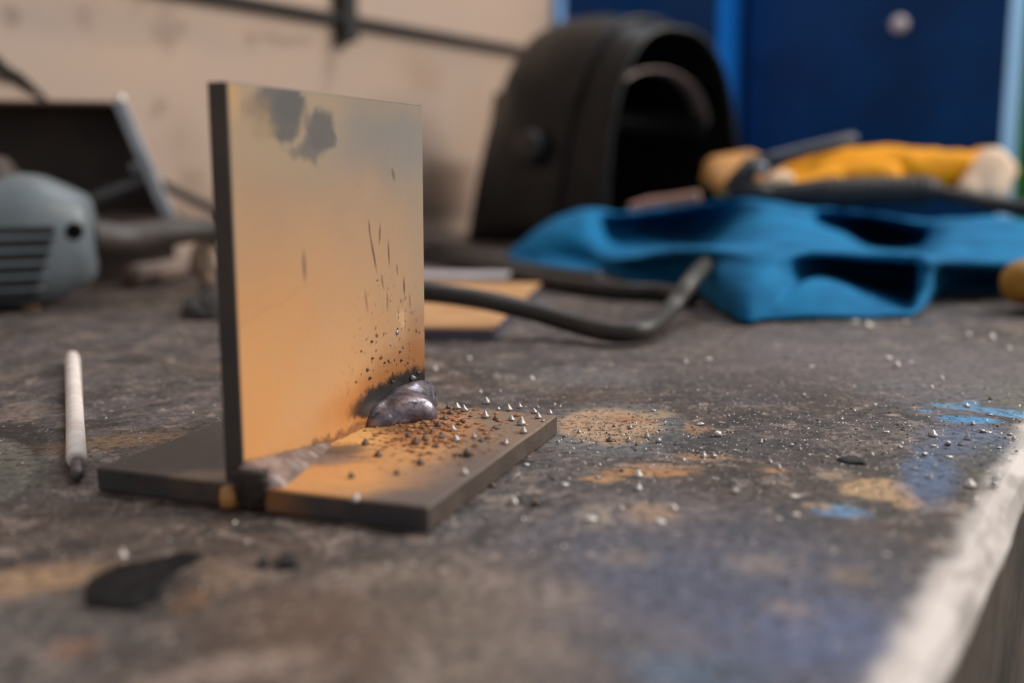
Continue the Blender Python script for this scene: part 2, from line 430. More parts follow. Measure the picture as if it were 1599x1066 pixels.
def upright_material():
    t = NT('orange_primer_with_grey_burnish')
    w = t.warp(0.0065, 260, 6, t.warp(0.006, 110, 4), .78); w2 = t.warp(0.03, 30, 5)
    ORG, TAN = lin(222, 158, 94), lin(216, 164, 112)
    col = t.mix(t.ramp(t.noise(28, 5), 0.35, 0.65), ORG, TAN)
    def pt(x, y, rx, ry, rgb, a, soft=.5, ang=0, v=None):
        nonlocal col
        c = on_face(x, y); s = (on_face(x+3, y)-on_face(x-3, y)).length/6; q = (on_face(x, y+3)-on_face(x, y-3)).length/6
        b = t.blot(v or w, (0, c.y, c.z), (ang, 0, 0), (5, rx*s, ry*q), soft)
        col = t.mix(t.math('MULTIPLY', b, a), col, lin(*rgb))
    pt(640, 190, 275, 235, (148, 137, 125), .95, .7, 0, w2)
    pt(450, 200, 110, 80, (176, 152, 122), .7, .7, 0, w2)
    pt(660, 380, 60, 240, (160, 142, 122), .75, .8, 0, w2)
    pt(600, 240, 60, 45, (136, 132, 130), .7, .7, 0, w2)
    pt(640, 270, 40, 40, (140, 136, 134), .5, .7, 0, w2)
    pt(560, 420, 100, 120, (202, 156, 114), .5, .8, 0, w2)
    # dark oily blot under the upper edge
    pt(436, 152, 38, 24, (104, 99, 96), .95, .2)
    pt(446, 185, 27, 42, (100, 96, 94), .95, .2)
    pt(456, 160, 18, 34, (98, 94, 92), .95, .15)
    pt(402, 168, 22, 22, (140, 118, 96), .75, .5)
    pt(412, 200, 20, 14, (158, 132, 104), .6, .5)
    pt(501, 205, 22, 36, (102, 97, 94), .95, .25, .2)
    pt(486, 236, 15, 20, (106, 100, 97), .85, .35)
    pt(515, 215, 10, 18, (108, 102, 98), .85, .3)
    pt(470, 240, 18, 8, (118, 110, 102), .75, .5)
    pt(478, 180, 5, 22, (120, 112, 104), .6, .5)
    pt(363, 150, 12, 30, (206, 160, 108), .6, .7)
    # run marks and scratches
    for x, y, rx, ry, ang, a in ((583, 395, 1.3, 28, .30, .9), (577, 358, 1.2, 14, .15, .8), (593, 365, 1.2, 15, -.1, .8), (607, 395, 1.2, 18, .05, .8),
                                 (631, 447, 1.3, 13, .05, .9), (475, 415, 3, 22, .05, .55), (572, 470, 1.6, 17, .2, .45), (597, 440, 1.2, 12, .3, .6),
                                 (620, 420, 1, 8, .1, .6), (605, 470, 1.4, 14, .0, .5), (625, 495, 3.2, 16, .25, .35), (614, 272, 2, 10, .4, .6), (640, 470, 1.2, 12, .1, .5)):
        pt(x, y, rx, ry, (86, 66, 50), a, .6, ang, t.co)
    pt(627, 497, 5, 16, (232, 186, 140), .6, .5, .2)
    pt(420, 480, 70, 3, (196, 140, 96), .5, .6, .2)
    # heat: brown halo, amber ring, black char round the second weld
    pt(612, 612, 80, 40, (196, 122, 54), .85, .55, 0, w)
    pt(630, 585, 48, 46, (150, 96, 48), .7, .6, 0, w)
    pt(652, 560, 18, 60, (160, 104, 60), .7, .7, 0, w)
    pt(600, 620, 46, 22, (24, 20, 18), .98, .3, 0, w)
    pt(632, 603, 46, 24, (24, 21, 19), .98, .3, 0, w)
    pt(652, 596, 20, 18, (24, 21, 20), .98, .35, 0, w)
    pt(572, 640, 20, 10, (50, 32, 20), .9, .5, 0, w)
    pt(470, 708, 150, 8, (104, 66, 40), .8, .8, 0, w)
    pt(388, 735, 40, 14, (60, 44, 34), .9, .6, 0, w)
    g = t.noise(700, 3, .6)
    sp = t.noise(420, 2, .5)
    # spatter flecks thicken towards the weld
    c = on_face(615, 570)
    near = t.blot(t.co, (0, c.y, c.z), (0, 0, 0), (5, .022, .020), .9)
    col = t.mix(t.math('MULTIPLY', t.ramp(sp, .62, .67), near), col, lin(70, 44, 26))
    col = t.mix(t.ramp(g, .60, .72, 0, .18), col, lin(120, 92, 66))
    # raw dark mill edge: everything but the two big faces
    ge = t.n('ShaderNodeSeparateXYZ'); t.put(ge.inputs[0], t.co)
    edge = t.math('MAXIMUM', t.ramp(ge.outputs['Y'], 0.0009, 0.0004), t.ramp(ge.outputs['Z'], UH-0.0004, UH-0.0001))
    col = t.mix(edge, col, t.mix(t.ramp(t.noise(40, 4), .3, .7), lin(70, 66, 66), lin(88, 76, 66)))
    t.bump(t.noise(900, 3), 0.12, 0.0004)
    return t.out(col, t.ramp(t.noise(35, 4), .3, .7, .45, .62), 0.0, 0.4)
def base_material():
    t = NT('spattered_orange_primer_scale_and_painted_shade')
    w = t.warp(0.004, 380, 4, t.warp(0.005, 130, 4), .7); w2 = t.warp(0.014, 60, 6)
    col = t.mix(t.ramp(t.noise(60, 6), .35, .65), lin(84, 72, 66), lin(102, 88, 80))
    def pt(x, y, rx, ry, rgb, a, soft=.5, ang=0, v=None):
        nonlocal col
        c = on_base(x, y); s = (on_base(x+3, y)-on_base(x-3, y)).length/6; q = (on_base(x, y+3)-on_base(x, y-3)).length/6
        e = on_base(x, y-3)-on_base(x, y+3)
        b = t.blot(v or w, (c.x, c.y, c.z), (0, 0, math.atan2(-e.x, e.y)+ang), (rx*s, ry*q, 5), soft)
        col = t.mix(t.math('MULTIPLY', b, a), col, lin(*rgb))
    pt(770, 665, 110, 40, (142, 116, 94), .8, .6, 0, w2)
    pt(610, 700, 95, 55, (206, 148, 92), .95, .35, 0, w2)
    pt(500, 745, 90, 30, (216, 154, 94), .95, .25, .3, w)
    pt(540, 770, 80, 14, (196, 142, 92), .85, .4, .1, w)
    pt(545, 668, 60, 28, (228, 176, 112), .95, .4, .3, w)
    pt(680, 660, 60, 30, (186, 128, 78), .85, .5, 0, w)
    pt(645, 680, 60, 14, (176, 112, 58), .7, .6, 0, w)
    pt(600, 655, 40, 18, (214, 140, 62), .9, .5, 0, w)
    pt(660, 740, 60, 12, (170, 128, 96), .7, .6, 0, w)
    pt(720, 745, 80, 40, (104, 90, 84), .7, .7, 0, w2)
    pt(620, 775, 60, 10, (100, 88, 84), .8, .6, 0, w2)
    pt(535, 672, 66, 24, (230, 176, 108), .95, .4, .2, w)
    pt(495, 714, 66, 12, (124, 108, 100), .9, .45, -.25, w)
    pt(535, 702, 36, 8, (92, 78, 70), .85, .5, .0, w)
    pt(640, 665, 52, 12, (70, 48, 36), .7, .5, 0, w)
    pt(690, 640, 26, 8, (60, 44, 34), .8, .5, 0, w)
    pt(740, 632, 60, 5, (196, 150, 108), .8, .5, 0, w)
    pt(800, 650, 50, 14, (136, 112, 94), .6, .6, 0, w)
    pt(330, 741, 70, 7, (150, 126, 100), .7, .7, 0, w2)  # lit strip by the front edge, put into the colour
    pt(250, 700, 150, 40, (64, 56, 52), .9, .7, 0, w2)  # shadow of the upright painted on the left of the base
    c = on_base(670, 670)
    near = t.blot(t.co, (c.x, c.y, c.z), (0, 0, 0), (.030, .035, 5), .8)
    col = t.mix(t.math('MULTIPLY', t.ramp(t.noise(330, 3, .6), .54, .64), near), col, lin(104, 62, 34))
    col = t.mix(t.ramp(t.noise(560, 3), .6, .7, 0, .45), col, lin(62, 50, 44))
    sx = t.n('ShaderNodeSeparateXYZ'); t.put(sx.inputs[0], t.co)
    side = t.ramp(sx.outputs['Z'], TH-0.0003, TH-0.0008)
    scol = t.mix(t.ramp(t.noise(45, 5), .35, .65), lin(76, 65, 59), lin(96, 82, 72))
    front = t.ramp(sx.outputs['Y'], .004, .001)
    scol = t.mix(front, scol, t.mix(t.ramp(t.noise(28, 4), .4, .62), lin(62, 60, 64), lin(92, 76, 66)))
    hot = t.blot(w2, (.052, 0, .003), (0, 0, 0), (.010, .01, .006), .6)
    scol = t.mix(t.math('MULTIPLY', hot, .7), scol, lin(168, 110, 62))
    col = t.mix(side, col, scol)
    t.bump(t.math('ADD', t.noise(260, 5), t.math('MULTIPLY', t.noise(800, 3), .4)), 0.35, 0.0009)
    return t.out(col, .55, 0.0, 0.45)
def slab(name, L, W, z0, z1, bev, rough, m, parent, seed):
    """flame-cut plate: wandering outline, eased edges; x 0..L, y 0..W"""
    n = 26; pts = []
    for i in range(n): pts.append((L*i/n, 0))
    for i in range(n): pts.append((L, W*i/n))
    for i in range(n): pts.append((L-L*i/n, W))
    for i in range(n): pts.append((0, W-W*i/n))
    bm = bmesh.new(); rings = []
    for z, ins in ((z0, bev), (z0+bev, 0), (z0+(z1-z0)*.5, 0), (z1-bev, 0), (z1, bev)):
        ring = []
        for x, y in pts:
            k = rough*noise.noise(Vector((x*260+seed, y*260, z*150)))+rough*1.2*noise.noise(Vector((x*70, y*70+seed, z*40)))
            sx = L-2*ins+k*2; sy = W-2*ins+k*2
            ring.append(Vector((L/2+(x/L-.5)*sx, W/2+(y/W-.5)*sy, z)))
        rings.append(ring)
    loft_bm(bm, rings)
    return from_bm(name, bm, m, parent)
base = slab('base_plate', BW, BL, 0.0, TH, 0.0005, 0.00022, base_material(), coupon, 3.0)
bm = bmesh.new()
box_bm(bm, (-UT, 0, 0), (0, UW, UH))
bmesh.ops.bevel(bm, geom=bm.edges[:], offset=0.00035, segments=2, profile=.6, affect='EDGES')
upright = from_bm('upright_plate', bm, upright_material(), coupon)
upright.matrix_parent_inverse = Matrix.Identity(4)
upright.matrix_local = MBi @ MU
tag(upright, 'upright orange primed plate with dark oily blot and black char')

def weld_material(name, c1, c2, rough, metal):
    t = NT(name)
    w = t.warp(.004, 160, 4)
    col = t.mix(t.ramp(t.noise(140, 5, .6, w), .36, .62), lin(*c1), lin(*c2))
    col = t.mix(t.ramp(t.noise(260, 4), .58, .72, 0, .8), col, lin(44, 38, 40))
    t.bump(t.noise(420, 4), .35, .0007)
    return t.out(col, rough, metal, .6)
M_WELD1 = weld_material('dull_mauve_weld', (112, 96, 91), (158, 138, 130), .42, .25)
M_WELD2 = weld_material('glossy_violet_weld', (104, 96, 104), (168, 156, 164), .30, .65)
def weld(name, y0, y1, prof, m, seed, lump, convex, fr, ripple):
    """fillet along the root of the upright: prof(s) -> (height up the face, reach over the base)"""
    NS, NP = 64, 18
    bm = bmesh.new(); rings = []
    for i in range(NS+1):
        s = i/NS; y = y0+(y1-y0)*s
        hv, hb = prof(s)
        ring = []
        for k in range(NP+1):
            a = k/NP*math.pi/2
            e = convex
            z = hv*math.sin(a)**e; x = hb*math.cos(a)**e
            d = lump*(noise.noise(Vector((x*fr, y*fr, z*fr+seed)))+.4*noise.noise(Vector((x*fr*2.4, y*fr*2.4, z*fr*2.4+seed))))
            d += lump*ripple*math.sin(y*1400+x*300+3*noise.noise(Vector((x*90, y*90, seed))))
            f = math.sin(k/NP*math.pi)**.6*min(1, (hv+hb)/.006)
            ring.append(Vector((x+d*f*math.cos(a)-(.0006 if k == NP else 0), y, z+d*f*math.sin(a)-(.0005 if k == 0 else 0))))
        ring.append(Vector((-.0006, y, -.0005)))
        rings.append(ring)
    loft_bm(bm, rings)
    o = from_bm(name, bm, m, coupon, True)
    o.matrix_local = MBi @ Matrix.Translation(OU+Vector((0, 0, TH))) @ Matrix.Rotation(-YU, 4, 'Z')
    return o
def p1(s):
    e = max(0.0, 1-s)**.8*min(1, (s+.10)/.16)
    return .0004+.0052*e, .0006+.0120*e
def p2(s):
    b = math.sin(math.pi*min(1, max(0, s)))**.42
    k = .5+.5*math.sin(s*math.pi*.9+.2)
    return .0008+.0090*b*(.75+.25*s), .0008+.0140*b*(.62+.5*math.exp(-((s-.38)/.18)**2))
w1 = weld('weld_bead', -0.0018, 0.040, p1, M_WELD1, 2.0, .0006, 1.5, 150, .35)
tag(w1, 'dull mauve grey weld bead')
w2 = weld('weld_bead', 0.061, 0.1018, p2, M_WELD2, 4.0, .0021, .85, 85, .0)
tag(w2, 'glossy violet grey weld lump')
# run of weld metal that sagged over the front edge of the base
bm = bmesh.new()
rings = []
for i in range(13):
    z = TH+.004-.0100*i/12
    r = .0046*(1-.25*(i/12)**2)
    rings.append([Vector((.0500+1.15*r*math.cos(a)*(1+.2*noise.noise(Vector((math.cos(a), math.sin(a), i*.4)))), .0006+.62*r*math.sin(a), z)) for a in [2*math.pi*k/16 for k in range(16)]])
loft_bm(bm, rings)
tag(from_bm('weld_run', bm, plain('burnt_weld_run', (56, 46, 42), .5, .2, .5, 200, .4), coupon, True), 'burnt dark run of weld metal over the front edge')
bm = bmesh.new()
lathe_bm(bm, [(.0008, 0), (.0022, .0004), (.0024, .0030), (.0018, .0052), (.0006, .0058)], 12, 'Z', Matrix.Translation((.0436, -.0008, .0003)))
tag(from_bm('weld_drip', bm, plain('amber_drip', (196, 140, 84), .45, 0, .3, 200, .3), coupon, True), 'amber drip beside the weld root')

# ------------------------------------------------------------------ spatter beads
M_BEAD = plain('bright_spatter_metal', (176, 172, 174), .22, .85, .3, 500, .25)
M_BEADP = plain('pale_spatter_metal', (206, 198, 192), .35, .35, .25, 500, .2)
M_BEADD = plain('dull_spatter_metal', (112, 96, 86), .45, .4, .4, 500, .3)
def bead_mesh(seed, prof, m, name):
    rr = random.Random(seed); bm = bmesh.new(); rings = []; seg = 9
    dx, dy = rr.uniform(-.25, .25), rr.uniform(-.25, .25)
    for r, h in prof:
        rings.append([Vector((r*math.cos(a)*rr.uniform(.85, 1.15)+dx*h*.5, r*math.sin(a)*rr.uniform(.85, 1.15)+dy*h*.5, h)) for a in [2*math.pi*k/seg for k in range(seg)]])
    loft_bm(bm, rings)
    bmesh.ops.recalc_face_normals(bm, faces=bm.faces)
    me = bpy.data.meshes.new(name); bm.to_mesh(me); bm.free()
    me.materials.append(m)
    for p in me.polygons: p.use_smooth = True
    return me
KISS = [(.75, -.08), (1.0, .18), (.92, .5), (.55, .95), (.25, 1.4), (.06, 1.62)]
BALL = [(.5, -.05), (.88, .2), (1.0, .65), (.85, 1.1), (.45, 1.4), (.08, 1.5)]
FLAT = [(.8, -.05), (1.15, .12), (.95, .4), (.5, .62), (.08, .7)]
BEADS = {}
for nm, m in (('s', M_BEAD), ('p', M_BEADP), ('d', M_BEADD)):
    BEADS[nm] = [bead_mesh(i*7+len(nm), pr, m, 'spatter_bead') for i, pr in enumerate((KISS, KISS, BALL, FLAT, KISS, KISS, FLAT))]
def bead(kind, loc, r, parent=None, pick=None, name='spatter_bead', tilt=None):
    me = BEADS[kind][R.choice(pick)] if pick else R.choice(BEADS[kind])
    o = bpy.data.objects.new(name, me); COL.objects.link(o)
    if parent: o.parent = parent
    o.location = loc
    o.rotation_euler = tilt or (R.uniform(-.15, .15), R.uniform(-.15, .15), R.uniform(0, 6.28))
    o.scale = (r*R.uniform(.9, 1.15), r*R.uniform(.9, 1.1), r*R.uniform(.85, 1.15))
    return o
# fused to the base plate
for x, y, s, k in ((759, 630, 6.5, 's'), (795, 641, 6, 's'), (811, 637, 5.5, 's'), (835, 645, 5.5, 's'), (840, 637, 3, 's'), (858, 646, 4.5, 's'), (758, 652, 6.5, 's'),
                   (799, 656, 5.5, 's'), (814, 663, 7, 's'), (841, 653, 5, 's'), (817, 676, 6, 's'), (789, 693, 5.5, 's'), (708, 672, 6, 'p'), (690, 682, 7, 'd'),
                   (713, 688, 7, 's'), (682, 698, 5, 'd'), (741, 684, 4.5, 's'), (774, 655, 5, 'd'), (775, 669, 6.5, 'd'), (714, 711, 8, 'd'), (729, 712, 8, 'd'),
                   (664, 687, 7, 'd'), (648, 693, 8, 'd'), (571, 694, 7, 'd'), (725, 740, 7, 'p'), (763, 684, 6, 'd'), (752, 689, 5, 'd'), (657, 725, 7, 'd'),
                   (620, 740, 6, 'd'), (549, 745, 7, 'd'), (590, 712, 7, 'd'), (714, 638, 6, 's'), (726, 642, 6, 's'), (703, 646, 5, 'd'), (684, 665, 6, 'd'),
                   (735, 650, 4, 'd'), (722, 660, 5, 'd'), (695, 655, 6, 'd'), (778, 640, 3.5, 's'), (848, 658, 3, 's'), (700, 637, 5, 'd'), (675, 676, 5, 'd'), (637, 682, 5, 'd')):
    p = on_base(x, y); r = s*(MB @ p-EYE).dot(FW)/FPX
    bead(k, (p.x, p.y, TH), r*(1.08 if k == 's' else .95), base, pick=(0, 1, 4, 5) if k != 'd' else None)
p = MBi @ tp(556, 780, TH*.9)
bead('p', (p.x, 0.0006, TH*.88), .0013, base)
# crumbs of scale and burnt primer round the weld, too fine to count
bm = bmesh.new()
for i in range(330):
    a = R.gauss(0, 1); b = R.gauss(0, 1)
    q = on_base(680+50*a, 668+24*b)
    if not (.050 < q.x < BW-.001 and .004 < q.y < BL-.001): continue
    r = R.uniform(.00025, .0011)
    bmesh.ops.create_icosphere(bm, subdivisions=1, radius=r, matrix=Matrix.Translation((q.x, q.y, TH)) @ Matrix.Diagonal((1.3, 1, R.uniform(.5, 1), 1)))
gr = from_bm('burnt_crumbs', bm, plain('burnt_primer_crumbs', (160, 112, 72), .7, 0, .6, 300, .3), base)
tag(gr, 'burnt orange crumbs round the weld', None, None, 'stuff')
# stuck to the upright face
for x, y, s, k in ((620, 519, 3.6, 's'), (580, 533, 2.6, 'd'), (610, 538, 2, 's'), (564, 548, 2, 'd'), (581, 559, 2.4, 'd'), (624, 549, 2.2, 'd'), (573, 577, 3, 'd'),
                   (642, 590, 5, 's'), (652, 582, 3, 'd'), (634, 600, 2.5, 's'), (577, 590, 3, 'd'), (600, 566, 2, 'd'), (556, 596, 2, 'd'), (637, 566, 2.5, 'd'), (626, 562, 2.4, 'd'), (612, 596, 3, 'd'), (589, 437, 1.8, 's')):
    q = on_face(x, y); r = s*(MU @ q-EYE).dot(FW)/FPX
    bead(k, (0, q.y, q.z), r, upright, tilt=(0, math.pi/2, 0))
# loose on the bench: nothing tells them apart but where they lie
LOOSE = [(984, 669, 5, 's'), (904, 676, 4, 's'), (920, 671, 2.5, 'd'), (958, 666, 2.5, 'd'), (952, 689, 6, 'd'), (981, 689, 5, 's'), (1010, 683, 5, 's'), (1028, 691, 5, 's'),
         (1026, 675, 3, 's'), (994, 695, 3, 'd'), (1020, 642, 5, 's'), (1093, 663, 6.5, 's'), (1122, 681, 6.5, 'p'), (996, 744, 8, 'p'), (997, 764, 7, 'p'), (934, 746, 5, 's'),
         (971, 736, 4, 'd'), (1098, 714, 6, 's'), (1115, 713, 5, 's'), (970, 794, 7, 'p'), (922, 812, 15, 'p'), (1030, 815, 12, 'p'), (1053, 796, 9, 'p'), (1239, 777, 11, 'p'),
         (1241, 808, 9, 'p'), (1216, 810, 7, 'p'), (1147, 770, 7, 'p'), (1216, 732, 5, 's'), (1202, 722, 4.5, 's'), (1106, 562, 6, 'p'), (1070, 566, 4, 'p'), (1188, 692, 4.5, 's'),
         (1148, 703, 3.5, 'p'), (1236, 696, 3.5, 'p'), (1384, 675, 5.5, 's'), (1410, 671, 3.5, 'd'), (1457, 681, 8, 's'), (1457, 696, 5, 's'), (1480, 695, 5, 's'), (1501, 695, 5, 'd'),
         (1510, 686, 6, 's'), (1521, 700, 3, 's'), (1543, 675, 5, 's'), (1534, 675, 4.5, 's'), (1560, 699, 4, 's'), (1577, 678, 4, 's'), (1583, 686, 4, 's'), (1519, 663, 4, 's'),
         (1547, 648, 4, 's'), (1510, 635, 5, 's'), (1547, 624, 4, 'd'), (1444, 711, 5, 's'), (1481, 714, 6, 's'), (1406, 699, 4, 's'), (1334, 643, 3.5, 's'), (1514, 760, 9, 'p'),
         (1553, 758, 7, 's'), (1556, 745, 6, 's'), (1335, 503, 6, 'p'), (1356, 511, 7, 'p'), (1387, 559, 5, 'p'), (1400, 573, 6.5, 'p'), (1422, 566, 4.5, 'p'), (1549, 529, 6, 'p'),
         (1511, 525, 5, 'p'), (1266, 573, 5, 'p'), (1575, 546, 5, 'p'), (1366, 633, 3, 'p'), (1316, 715, 4, 's'), (1362, 711, 4, 'p'), (750, 613, 4, 's'), (732, 561, 4, 'p'),
         (679, 578, 5, 'p'), (830, 593, 5, 'p'), (802, 787, 11, 'p'), (770, 760, 6, 'd'), (835, 790, 8, 'd'), (882, 757, 6, 'p'), (866, 748, 5, 'd'), (780, 612, 3, 's'), (822, 726, 5, 'p'),
         (1412, 506, 5, 'p'), (1470, 592, 4, 'p'), (1455, 606, 4, 'p'), (1256, 618, 3, 'p'), (895, 700, 3, 's'), (872, 690, 3, 'p'), (910, 690, 3, 's'), (1138, 650, 3, 's')]
ZONES = {}
for x, y, s, k in LOOSE:
    p = tp(x, y); d = (p-EYE).dot(FW)
    r = s*d/FPX*(.72 if k == 'p' and y > 765 else .95)
    o = bead(k, (p.x, p.y, 0.0), r)
    look = {'p': 'pale', 's': 'shiny grey', 'd': 'dull brown'}[k]
    if x < 860 and y < 625: zone = 'behind the welded base plate'
    elif x < 900 and y >= 700: zone = 'in front of the spattered base plate edge'
    elif x < 1045 and 650 < y < 700: zone = 'on the round beige paint patch'
    elif y < 580: zone = 'in the blurred area before the blue cloth'
    elif x < 1045 and 725 < y < 770: zone = 'on the orange paint streak'
    elif x < 1070 and y >= 770: zone = 'among the blurred beige blotches'
    elif x < 1290 and y >= 715: zone = 'in front of the small orange paint fleck'
    elif x < 1290: zone = 'on dark steel right of the round beige patch'
    elif y < 668 and x > 1430: zone = 'near the bright blue paint streaks'
    elif y > 735: zone = 'beside the worn bright rim'
    else: zone = 'between the splinter and the blue paint'
    tag(o, None, 'metal bead', look+' loose beads '+zone)
    ZONES.setdefault(look+' spatter bead '+zone, []).append((x, o))
NTH = 'first second third fourth fifth sixth seventh eighth ninth tenth eleventh twelfth thirteenth fourteenth fifteenth sixteenth seventeenth eighteenth nineteenth twentieth'.split()
for text, members in ZONES.items():
    members.sort(key=lambda m: m[0])
    for i, (x, o) in enumerate(members):
        o['label'] = text if len(members) == 1 else text+(', '+NTH[i]+' from left' if len(members) > 2 else (', left one', ', right one')[i])
# fine grit nobody could count
def grit(name, n, mat, label, gen, r0, r1):
    V = []; Fc = []
    for i in range(n):
        x, y = gen()
        if y < 470 or x < -60 or x > 1680: continue
        p = tp(x, y)
        if p.dot(NA) > EDGE_N-.006 or p.dot(UA) < BENCH_U0+.01: continue
        q = MBi @ p
        if -.001 < q.x < BW+.001 and -.001 < q.y < BL+.001: continue
        r = R.uniform(r0, r1)*R.uniform(.5, 1); b = len(V); a = R.uniform(0, 3)
        for k in range(4):
            an = a+k*1.571
            V.append((p.x+r*math.cos(an)*R.uniform(.6, 1.5), p.y+r*math.sin(an)*R.uniform(.6, 1.3), -.00005))
        V.append((p.x, p.y, r*R.uniform(.4, 1.2)))
        Fc += [(b, b+1, b+4), (b+1, b+2, b+4), (b+2, b+3, b+4), (b+3, b, b+4)]
    me = bpy.data.meshes.new(name); me.from_pydata(V, [], Fc); me.update()
    o = link(name, me, mat)
    return tag(o, label, 'grit', None, 'stuff')
def g_any():
    y = 470+(1066-470)*R.random()**1.3
    return R.uniform(-40, 1640), y
def g_right():
    return R.gauss(1200, 260), R.gauss(680, 50)
def g_patch():
    return R.gauss(960, 45), R.gauss(675, 18)
grit('metal_grit', 2600, M_BEADP, 'pale metal grit dusted over the bench top', lambda: g_right() if R.random() < .55 else g_any(), .0002, .00055)
grit('slag_grit', 2600, M_SOOT, 'dark slag grit dusted over the bench top', lambda: g_right() if R.random() < .5 else (g_patch() if R.random() < .2 else g_any()), .0002, .0006)

# ------------------------------------------------------------------ welding rod stub
a, b = tp(121, 744, .0018), tp(113, 556, .003)
d = (b-a).normalized()
stub = thing('electrode_stub', 'used white flux coated welding rod lying left of the orange plate', 'welding rod', (0, 0, 0))
def rod_flux():
    t = NT('chalky_white_flux')
    col = t.mix(t.ramp(t.noise(120, 5), .4, .62), lin(236, 226, 220), lin(220, 206, 198))
    col = t.mix(t.ramp(t.noise(90, 4, .6, t.mapping(rot=(0, 0, .42), scale=(.5, 3, 1))), .62, .7, 0, .6), col, lin(150, 128, 116))
    t.bump(t.noise(500, 4), .2, .0004)
    return t.out(col, .75, 0, .3)
L = (b-a).length
def along(k): return a+d*(L*k)
FX = rod_flux()
pts = [along(k) for k in (.060, .064, .075, .3, .6, .93, .985, 1.0)]
rad = [.0019, .0026, .0029, .0029, .0030, .0031, .0027, .0017]
for i, p in enumerate(pts): p.z = .0032
from_bm('flux_coating', tube_bm(bmesh.new(), pts, rad, 18), FX, stub, True)
pts = [along(k) for k in (-.004, .003, .012, .022, .035, .066)]
for p in pts: p.z = .0027
pts[0].z = .0018; pts[1].z = .0022
o = from_bm('steel_core', tube_bm(bmesh.new(), pts, [.0011, .0019, .0016, .0019, .0017, .0017], 12), plain('grey_core_steel', (104, 98, 100), .4, .5, .3, 300, .4), stub, True)
tag(o, 'bare grey steel core end')
pts = [along(k) for k in (.985, 1.004)]
for p in pts: p.z = .0032
o = from_bm('burnt_tip', tube_bm(bmesh.new(), pts, [.0028, .0012], 14), plain('singed_flux', (206, 150, 96), .8), stub, True)
tag(o, 'singed orange tip')

# ------------------------------------------------------------------ foreground slag flake and crumbs
def lump(name, pts2, h, m, label, cat, seed, group=None):
    """low crusty piece: outline on the bench, domed and rough"""
    c = sum((Vector(p) for p in pts2), Vector())/len(pts2)
    ring0 = catmull(list(pts2)+[pts2[0]], 5)[:-1]
    bm = bmesh.new(); rings = []
    for s, z in ((1.0, -.0001), (1.0, h*.3), (.88, h*.75), (.6, h), (.25, h*.85)):
        ring = []
        for i, p in enumerate(ring0):
            q = c+(p-c)*s; k = noise.noise(q*260+Vector((seed, 0, z*300)))
            ring.append(Vector((q.x+k*.0008, q.y+k*.0008, max(z+k*h*.45*(s < .99 or z > 0), -.0001))))
        rings.append(ring)
    loft_bm(bm, rings)
    return tag(from_bm(name, bm, m, None, False), label, cat, group)
lump('slag_flake', [tp(132, 945), tp(142, 908), tp(198, 882), tp(285, 866), tp(322, 864), tp(296, 882), tp(262, 905), tp(240, 938), tp(195, 956)], .0014, plain('black_slag', (26, 25, 26), .7, 0, .4, 200, .6, .15),
     'black burnt slag flake lying in the blurred foreground', 'slag', 1.0)
lump('slag_crumb', [tp(432, 890), tp(440, 872), tp(455, 872), tp(462, 888)], .0020, M_SOOT, 'small black slag crumb to the right of the burnt flake', 'slag', 4.0)
lump('slag_crumb', [tp(398, 888), tp(404, 878), tp(416, 878), tp(418, 888)], .0014, M_SOOT, 'tiny black slag crumb between the burnt flake and another crumb', 'slag', 6.0)
p = tp(192, 880); o = bead('p', (p.x, p.y, .0016), .0012); tag(o, 'pale bead sitting on the black burnt slag flake', 'metal bead')
lump('slag_splinter', [tp(1306, 719), tp(1330, 717), tp(1353, 722), tp(1350, 726), tp(1326, 724)], .0012, M_SOOT, 'long thin black slag splinter on the right of the bench', 'slag', 7.0)
lump('slag_lump', [tp(284, 498), tp(290, 478), tp(325, 470), tp(348, 478), tp(345, 500)], .009, M_SOOT, 'black slag lump against the left side of the orange plate', 'slag', 9.0)
lump('rusty_nut', [tp(36, 484), tp(40, 474), tp(56, 472), tp(62, 482)], .006, plain('rust_orange', (190, 140, 96), .7), 'small rusty orange piece below the grey grinder', 'scrap', 11.0)

# ------------------------------------------------------------------ flat bars and cables behind the joint
def back_plate_material():
    t = NT('orange_primed_bar')
    col = t.mix(t.ramp(t.noise(40, 5), .35, .65), lin(206, 156, 106), lin(190, 140, 92))
    sx = t.n('ShaderNodeSeparateXYZ'); t.put(sx.inputs[0], t.co)
    col = t.mix(t.ramp(sx.outputs['Z'], .0058, .0052), col, lin(84, 78, 92))
    return t.out(col, .5)
p0 = tp(769, 513, .0062); p1_ = tp(845, 441, .0062)
dirb = (p1_-p0); yawb = math.atan2(dirb.y, dirb.x)-math.pi/2
bar = box('steel_bar', (-.11, 0, 0), (0, dirb.length, .0062), back_plate_material(), None, .0006)
bar.location = (p0.x, p0.y, 0); bar.rotation_euler = (0, 0, yawb)
tag(bar, 'orange primed flat steel bar lying behind the upright plate', 'steel bar')
q0 = tp(788, 437, .0064)
strip = box('reflection_strip', (-.16, 0, 0), (0, .038, .0030), plain('pale_reflection', (206, 202, 210), .35, .3, .1, 80), None, .0005)  # added pale strip standing in for a reflection on the bar
strip.location = (q0.x, q0.y, .0063); strip.rotation_euler = (0, 0, yawb+.02)
tag(strip, 'pale strip added to imitate a reflection on the orange flat bar', 'reflection strip')
M_CABLE = plain('black_cable_rubber', (48, 42, 38), .5, 0, .25, 40, .15)
M_CABLE2 = plain('brown_black_cable_rubber', (44, 38, 35), .6, 0, .25, 40, .15)
